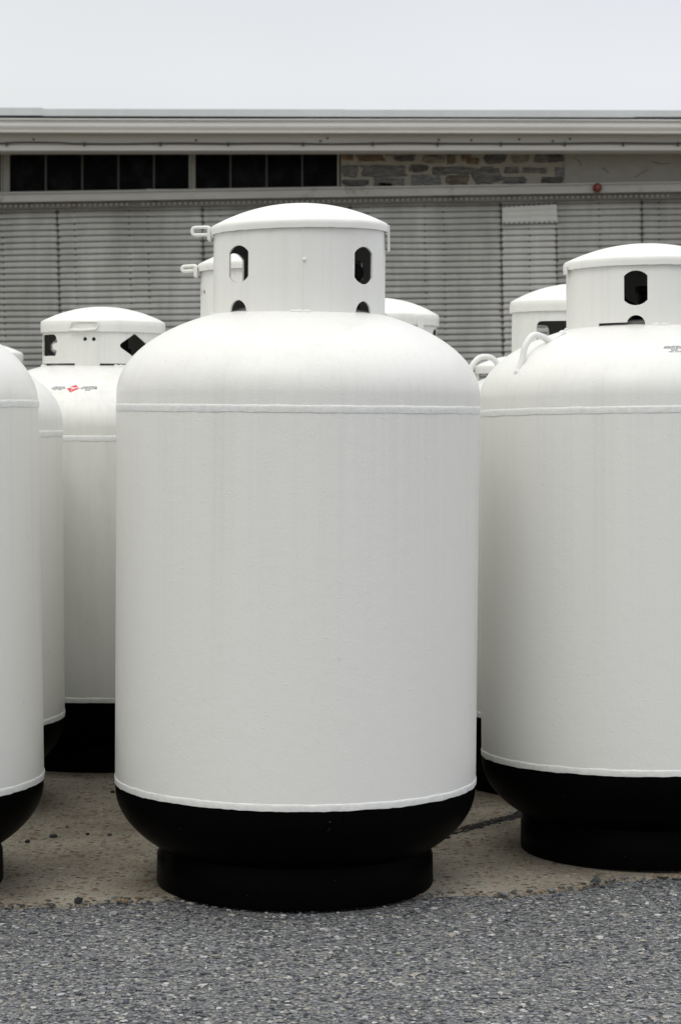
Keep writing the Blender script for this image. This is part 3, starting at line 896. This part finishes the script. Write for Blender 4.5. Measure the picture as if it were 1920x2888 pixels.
# rubble stone strip
bm = bmesh.new(); prism(bm, quad(785, 1299, top(785)-4, top(1299)-4, sill(785)+3, sill(1299)+3, 20.10), 20.10, 20.2)
lay = bm.verts.layers.float_color.new('tone')
RU, RU2, BR, GR, DG, LG, TN = (.28, .18, .10), (.23, .16, .10), (.21, .175, .13), (.22, .215, .20), (.145, .142, .132), (.29, .29, .28), (.31, .285, .225)
stones = [(8,246,62,281,RU),(75,246,202,286,RU2),(250,262,335,286,DG),(205,243,250,262,TN),(385,255,470,295,TN),(488,252,528,298,BR),(552,247,600,285,RU),(575,270,638,298,RU2),(662,246,756,296,DG),(785,248,862,292,TN),(892,250,965,292,GR),(950,254,1026,291,DG),(300,242,345,262,BR),
 (5,304,82,356,GR),(94,302,308,358,GR),(317,302,400,334,DG),(428,310,490,352,GR),(470,312,602,346,GR),(608,316,738,388,GR),(754,312,822,342,GR),(834,314,952,342,GR),(985,314,1030,358,LG),
 (5,368,122,402,DG),(150,360,200,402,GR),(180,362,300,402,GR),(326,346,400,402,LG),(390,350,462,402,LG),(488,348,588,396,BR),(744,357,852,392,GR),(926,357,1020,388,DG),(615,392,700,400,BR)]
for i, (x0, y0, x1, y1, tn) in enumerate(stones):
    K = 1.2245*1.6333
    X0, X1, Yt, Yb = (960 + x0/1.6333)/1.2245, (960 + x1/1.6333)/1.2245, (280 + y0/1.6333)/1.2245, (280 + y1/1.6333)/1.2245
    c = at((X0+X1)/2, (Yt+Yb)/2, 20.095); hw = (X1-X0)/2*20.1/F; hh = (Yb-Yt)/2*20.1/F
    nseg = 26; ring0 = []; ring1 = []; ctr = []
    for k in range(nseg):
        a = 2*pi*k/nseg
        ca, sa = cos(a), sin(a); e = .5
        ux = math.copysign(abs(ca)**e, ca); uz = math.copysign(abs(sa)**e, sa)
        j = 1.05 + .34*noise.noise(Vector((ca*1.5 + i*5, sa*1.5, i))) + .30*noise.noise(Vector((ca*4 + i*5, sa*4, i)))
        for lst, sc, dy in ((ring0, 1.0, .012), (ring1, .86, -.012 + .02*noise.noise(Vector((ca*2, sa*2, i*3.3)))), (ctr, .45, -.016 + .02*noise.noise(Vector((ca*3, sa*3, i*2.1))))):
            v = bm.verts.new((c.x + ux*hw*j*sc, c.y + dy, c.z + uz*hh*j*sc)); v[lay] = (*[q*(.95 + .35*noise.noise(Vector((ca*2, sa*2, i*1.9)))) for q in tn], 1); lst.append(v)
    for k in range(nseg):
        bm.faces.new((ring0[k], ring0[(k+1) % nseg], ring1[(k+1) % nseg], ring1[k])).material_index = 1
        bm.faces.new((ring1[k], ring1[(k+1) % nseg], ctr[(k+1) % nseg], ctr[k])).material_index = 1
    bm.faces.new(ctr).material_index = 1
strip = part('stone_strip', bm, [M['mortar'], M['stone']])
# putlog hole
bm = bmesh.new(); c = at((960+208/1.6333)/1.2245, (280+396/1.6333)/1.2245, 20.05); prism(bm, [(c.x-.06, c.z-.015), (c.x+.065, c.z-.02), (c.x+.05, c.z+.02), (c.x-.05, c.z+.022)], 20.055, 20.08); part('wall_hole', bm, M['inside'], strip, smooth=False)
# rendered strip
bm = bmesh.new(); prism(bm, quad(1299.5, XR, top(1299)-4, top(XR)-4, sill(1299)+3, sill(XR)+3, 20.085), 20.085, 20.2)
# hairline cracks in the render
for path in (((1385, 385), (1392, 391), (1403, 399)), ((1462, 408), (1475, 399), (1490, 392)), ((1320, 362), (1334, 372), (1338, 383)), ((1500, 372), (1520, 378), (1541, 376))):
    tube(bm, [at(x, y, 20.085) for x, y in path], .0025, 6, mat=1)
part('render_strip', bm, [M['plaster'], M['joint']], smooth=False)

# rail cover and rusty door track below
rb = lambda x: lin(x, 466, 441)
bm = bmesh.new(); prism(bm, quad(XL, XR, sill(XL), sill(XR), sill(XL)+3.5, sill(XR)+3.5, 19.86), 19.86, 20.14); prism(bm, quad(XL, XR, sill(XL)+3.4, sill(XR)+3.4, rb(XL), rb(XR), 19.875), 19.875, 20.02)
part('rail_cover', bm, M['rail'], smooth=False)
tk0 = lambda x: lin(x, 465, 440); tk1 = lambda x: lin(x, 482, 457)
bm = bmesh.new(); prism(bm, quad(XL, XR, tk0(XL), tk0(XR), tk1(XL), tk1(XR), 19.93), 19.93, 20.02)
x = -1000; k = 0
while x < 2600:
    if noise.noise(Vector((x*.008, 5, 0))) > -.32:
        p = at(x, lin(x, 475, 450), 19.926); hw = .0105 + .004*noise.noise(Vector((x, 1, 0)))
        box(bm, p.x-hw, p.x+hw, 19.922, 19.931, p.z-.010, p.z+.009, 1)
    x += 12.2
part('door_track', bm, [M['track'], M['frame']], smooth=False)
# red lamp on the rail cover
p = at(1375, 432.5, 19.84)
bm = bmesh.new(); b2 = bmesh.new()
lathe(b2, [(.0005, .045), (.02, .04), (.033, .024), (.036, .008), (.040, .004), (.040, -.03)], 28)
mt = Matrix.Translation(p) @ Matrix.Rotation(pi/2, 4, 'X')
for v in b2.verts: v.co = mt @ v.co
tm = bpy.data.meshes.new('t'); b2.to_mesh(tm); b2.free(); bm.from_mesh(tm)
part('red_lamp', bm, M['red_lens'])

# ribbed sliding door sheets, sagging a little
SAG = radians(1.35)
PITCHS = 14.05*20/F
seams = [-1530, -1198, -866, -534, -202, 132, 466, 806, 1152, 1279, 1476, 1812, 2140, 2470, 2800, 3130]
def sheet(xa, xb, idx):
    o0 = at(xa, lin(xa, 476, 451), Y0); o1 = at(xb, lin(xb, 476, 451), Y0)
    w = (o1 - o0).length + .012; Hs = o0.z - .06
    ux = Vector((cos(SAG), 0, sin(SAG))); uz = Vector((sin(SAG)*1.15, 0, -cos(SAG)))
    yo = .004*(idx % 2)
    nrib = int(Hs / PITCHS); bm = bmesh.new(); rows = []
    prof = [(0, .012), (.075, .012), (.11, .001), (.20, -.004), (.50, -.008), (.80, -.0105), (.88, -.009), (.96, .004)]
    nx = 14
    def warp(s, z): return .008*noise.noise(Vector((s*1.4 + idx*7, z*1.1, 0)))
    for i in range(nrib):
        for t, dep in prof:
            z = (i + t)*PITCHS
            rows.append([bm.verts.new(o0 + ux*(w*k/nx) + uz*(z + warp(w*k/nx + idx, z)) + Vector((0, yo + dep + warp(w*k/nx, z*3)*1.2, 0))) for k in range(nx+1)])
    for A, B in zip(rows[:-1], rows[1:]):
        for k in range(nx): bm.faces.new((A[k], A[k+1], B[k+1], B[k]))
    # fixings down the laps
    lines = [0.008, .118*w, .49*w, .615*w, w-.022] if xb - xa > 250 else [.008, .5*w, w-.022]
    for li, s0 in enumerate(lines):
        for i in range(1, nrib):
            if random.random() < (.06 if li else .02): continue
            q = o0 + ux*(s0 + random.gauss(0, .002)) + uz*((i + .05 + random.gauss(0, .03))*PITCHS)
            r = .008*random.uniform(.7, 1.15) if li in (0, 4) else .0065*random.uniform(.6, 1.1)
            hh = r*(1.6 if li == 0 else 1.15)
            box(bm, q.x-r*.85, q.x+r*.85, q.y-.0115+yo, q.y+.02, q.z-hh, q.z+hh, 1)
    # black strip painting in the shadow gap along the sheet's lapped edge
    a = o0 + Vector((0, -.0155+yo, 0)); b = a + uz*Hs
    for k in range(30):
        p0 = a.lerp(b, k/30); p1 = a.lerp(b, (k+1)/30); g_ = .0038 + .003*noise.noise(Vector((k*.7, idx, 0)))
        v = [bm.verts.new(c_) for c_ in (p0 + Vector((-g_, 0, 0)), p0 + Vector((g_, 0, 0)), p1 + Vector((g_, 0, 0)), p1 + Vector((-g_, 0, 0)))]
        v2 = [bm.verts.new(q.co + Vector((0, .018, 0))) for q in v]
        fs = [bm.faces.new(v), bm.faces.new(v2)] + [bm.faces.new((v[e], v[(e+1) % 4], v2[(e+1) % 4], v2[e])) for e in range(4)]
        for f_ in fs: f_.material_index = 1
    part('door_sheet', bm, [M['siding_pale' if abs(xa - 1152) < 1 else 'siding'], M['rivet_lap_shade']], angle=30)
for i in range(len(seams)-1): sheet(seams[i], seams[i+1], i)
# lighter patch on one sheet
bm = bmesh.new(); rows = []
c0 = [at(1156, 477, 19.972), at(1281, 470, 19.972), at(1283, 513, 19.972), at(1156, 516, 19.972)]
nr = 18
for i in range(nr+1):
    t = i/nr
    A = c0[0].lerp(c0[3], t); B = c0[1].lerp(c0[2], t)
    rows.append([bm.verts.new(A.lerp(B, k/10) + Vector((0, -.006*abs(sin(t*pi*3)), 0))) for k in range(11)])
for A, B in zip(rows[:-1], rows[1:]):
    for k in range(10): bm.faces.new((A[k], A[k+1], B[k+1], B[k]))
for k in range(11):
    for (a, b) in ((c0[3], c0[2]), (c0[0], c0[1])):
        q = a.lerp(b, (k+.4)/11); box(bm, q.x-.006, q.x+.006, 19.96, 19.98, q.z-.002, q.z+.012, 1)
part('patch_sheet', bm, [M['siding_patch'], M['rivet_lap_shade']], angle=50)
# roof, back and end walls
bm = bmesh.new()
zt = at(784, 262, 19.5).z
L, Rr = at(XL, 262, 19.5).x, at(XR, 262, 19.5).x
prism(bm, [(L, zt-.04), (Rr, zt-.04 - .0), (Rr, zt), (L, zt)], 19.62, 30.0)
part('roof', bm, M['roof'], smooth=False)
bm = bmesh.new(); box(bm, L+.05, Rr-.05, 20.35, 29.8, -.3, zt-.045); part('wall', bm, M['plaster'], smooth=False)

# ------------------------------------------------------------------ light: thick overcast
W = bpy.data.worlds.new('World'); S.world = W; W.use_nodes = True
nt = W.node_tree; bg = nt.nodes['Background']
sky = nt.nodes.new('ShaderNodeTexSky'); sky.sky_type = 'NISHITA'; sky.sun_disc = False
SUN_EL, SUN_AZ = radians(58), radians(205)
sky.sun_elevation = SUN_EL; sky.sun_rotation = SUN_AZ; sky.air_density = 1.0; sky.dust_density = 4.0
tc = nt.nodes.new('ShaderNodeTexCoord'); sp = nt.nodes.new('ShaderNodeSeparateXYZ'); nt.links.new(tc.outputs['Generated'], sp.inputs[0])
rp = nt.nodes.new('ShaderNodeValToRGB'); e = rp.color_ramp.elements
stops = [(0.0, (.60, .62, .645)), (.10, (.835, .85, .88)), (.145, (.875, .89, .915)), (.19, (.83, .85, .885)), (.45, (.86, .875, .89)), (.75, (1.65, 1.66, 1.66)), (1.0, (2.0, 2.0, 1.99))]
while len(e) < len(stops): e.new(.5)
for i, (p, c) in enumerate(stops): e[i].position = p; e[i].color = (*[q/2 for q in c], 1)
nt.links.new(sp.outputs['Z'], rp.inputs['Fac'])
nz = nt.nodes.new('ShaderNodeTexNoise'); nz.inputs['Scale'].default_value = 2.6; nz.inputs['Detail'].default_value = 3
nt.links.new(tc.outputs['Generated'], nz.inputs['Vector'])
mr = nt.nodes.new('ShaderNodeMapRange'); mr.inputs[1].default_value = .3; mr.inputs[2].default_value = .7; mr.inputs[3].default_value = .95*20; mr.inputs[4].default_value = 1.05*20
nt.links.new(nz.outputs['Fac'], mr.inputs[0])
cl = nt.nodes.new('ShaderNodeVectorMath'); cl.operation = 'SCALE'; nt.links.new(rp.outputs['Color'], cl.inputs[0]); nt.links.new(mr.outputs[0], cl.inputs['Scale'])
tint = nt.nodes.new('ShaderNodeValToRGB'); te = tint.color_ramp.elements
te[0].position = .25; te[0].color = (1.0, .998, .95, 1); te[1].position = .75; te[1].color = (.97, .98, 1.02, 1)
tx = nt.nodes.new('ShaderNodeMath'); tx.operation = 'MULTIPLY_ADD'; tx.inputs[1].default_value = .5; tx.inputs[2].default_value = .5
nt.links.new(sp.outputs['X'], tx.inputs[0]); nt.links.new(tx.outputs[0], tint.inputs['Fac'])
tm_ = nt.nodes.new('ShaderNodeVectorMath'); tm_.operation = 'MULTIPLY'
nt.links.new(cl.outputs[0], tm_.inputs[0]); nt.links.new(tint.outputs['Color'], tm_.inputs[1])
mx = nt.nodes.new('ShaderNodeMix'); mx.data_type = 'RGBA'; mx.inputs[0].default_value = .93
nt.links.new(sky.outputs[0], mx.inputs[6]); nt.links.new(tm_.outputs[0], mx.inputs[7])
nt.links.new(mx.outputs[2], bg.inputs['Color']); bg.inputs['Strength'].default_value = .10
sun = bpy.data.lights.new('sun', 'SUN'); sun.energy = .6; sun.angle = radians(25); sun.color = (1, .97, .93)
so = bpy.data.objects.new('sun', sun); C.objects.link(so)
dv = Vector((sin(SUN_AZ)*cos(SUN_EL), cos(SUN_AZ)*cos(SUN_EL), sin(SUN_EL)))
so.rotation_euler = dv.to_track_quat('Z', 'Y').to_euler(); so.location = (0, -3, 8)

S.view_settings.view_transform = 'Standard'; S.view_settings.look = 'None'; S.view_settings.gamma = 1; S.view_settings.exposure = 0
S.cycles.max_bounces = 10; S.cycles.diffuse_bounces = 6
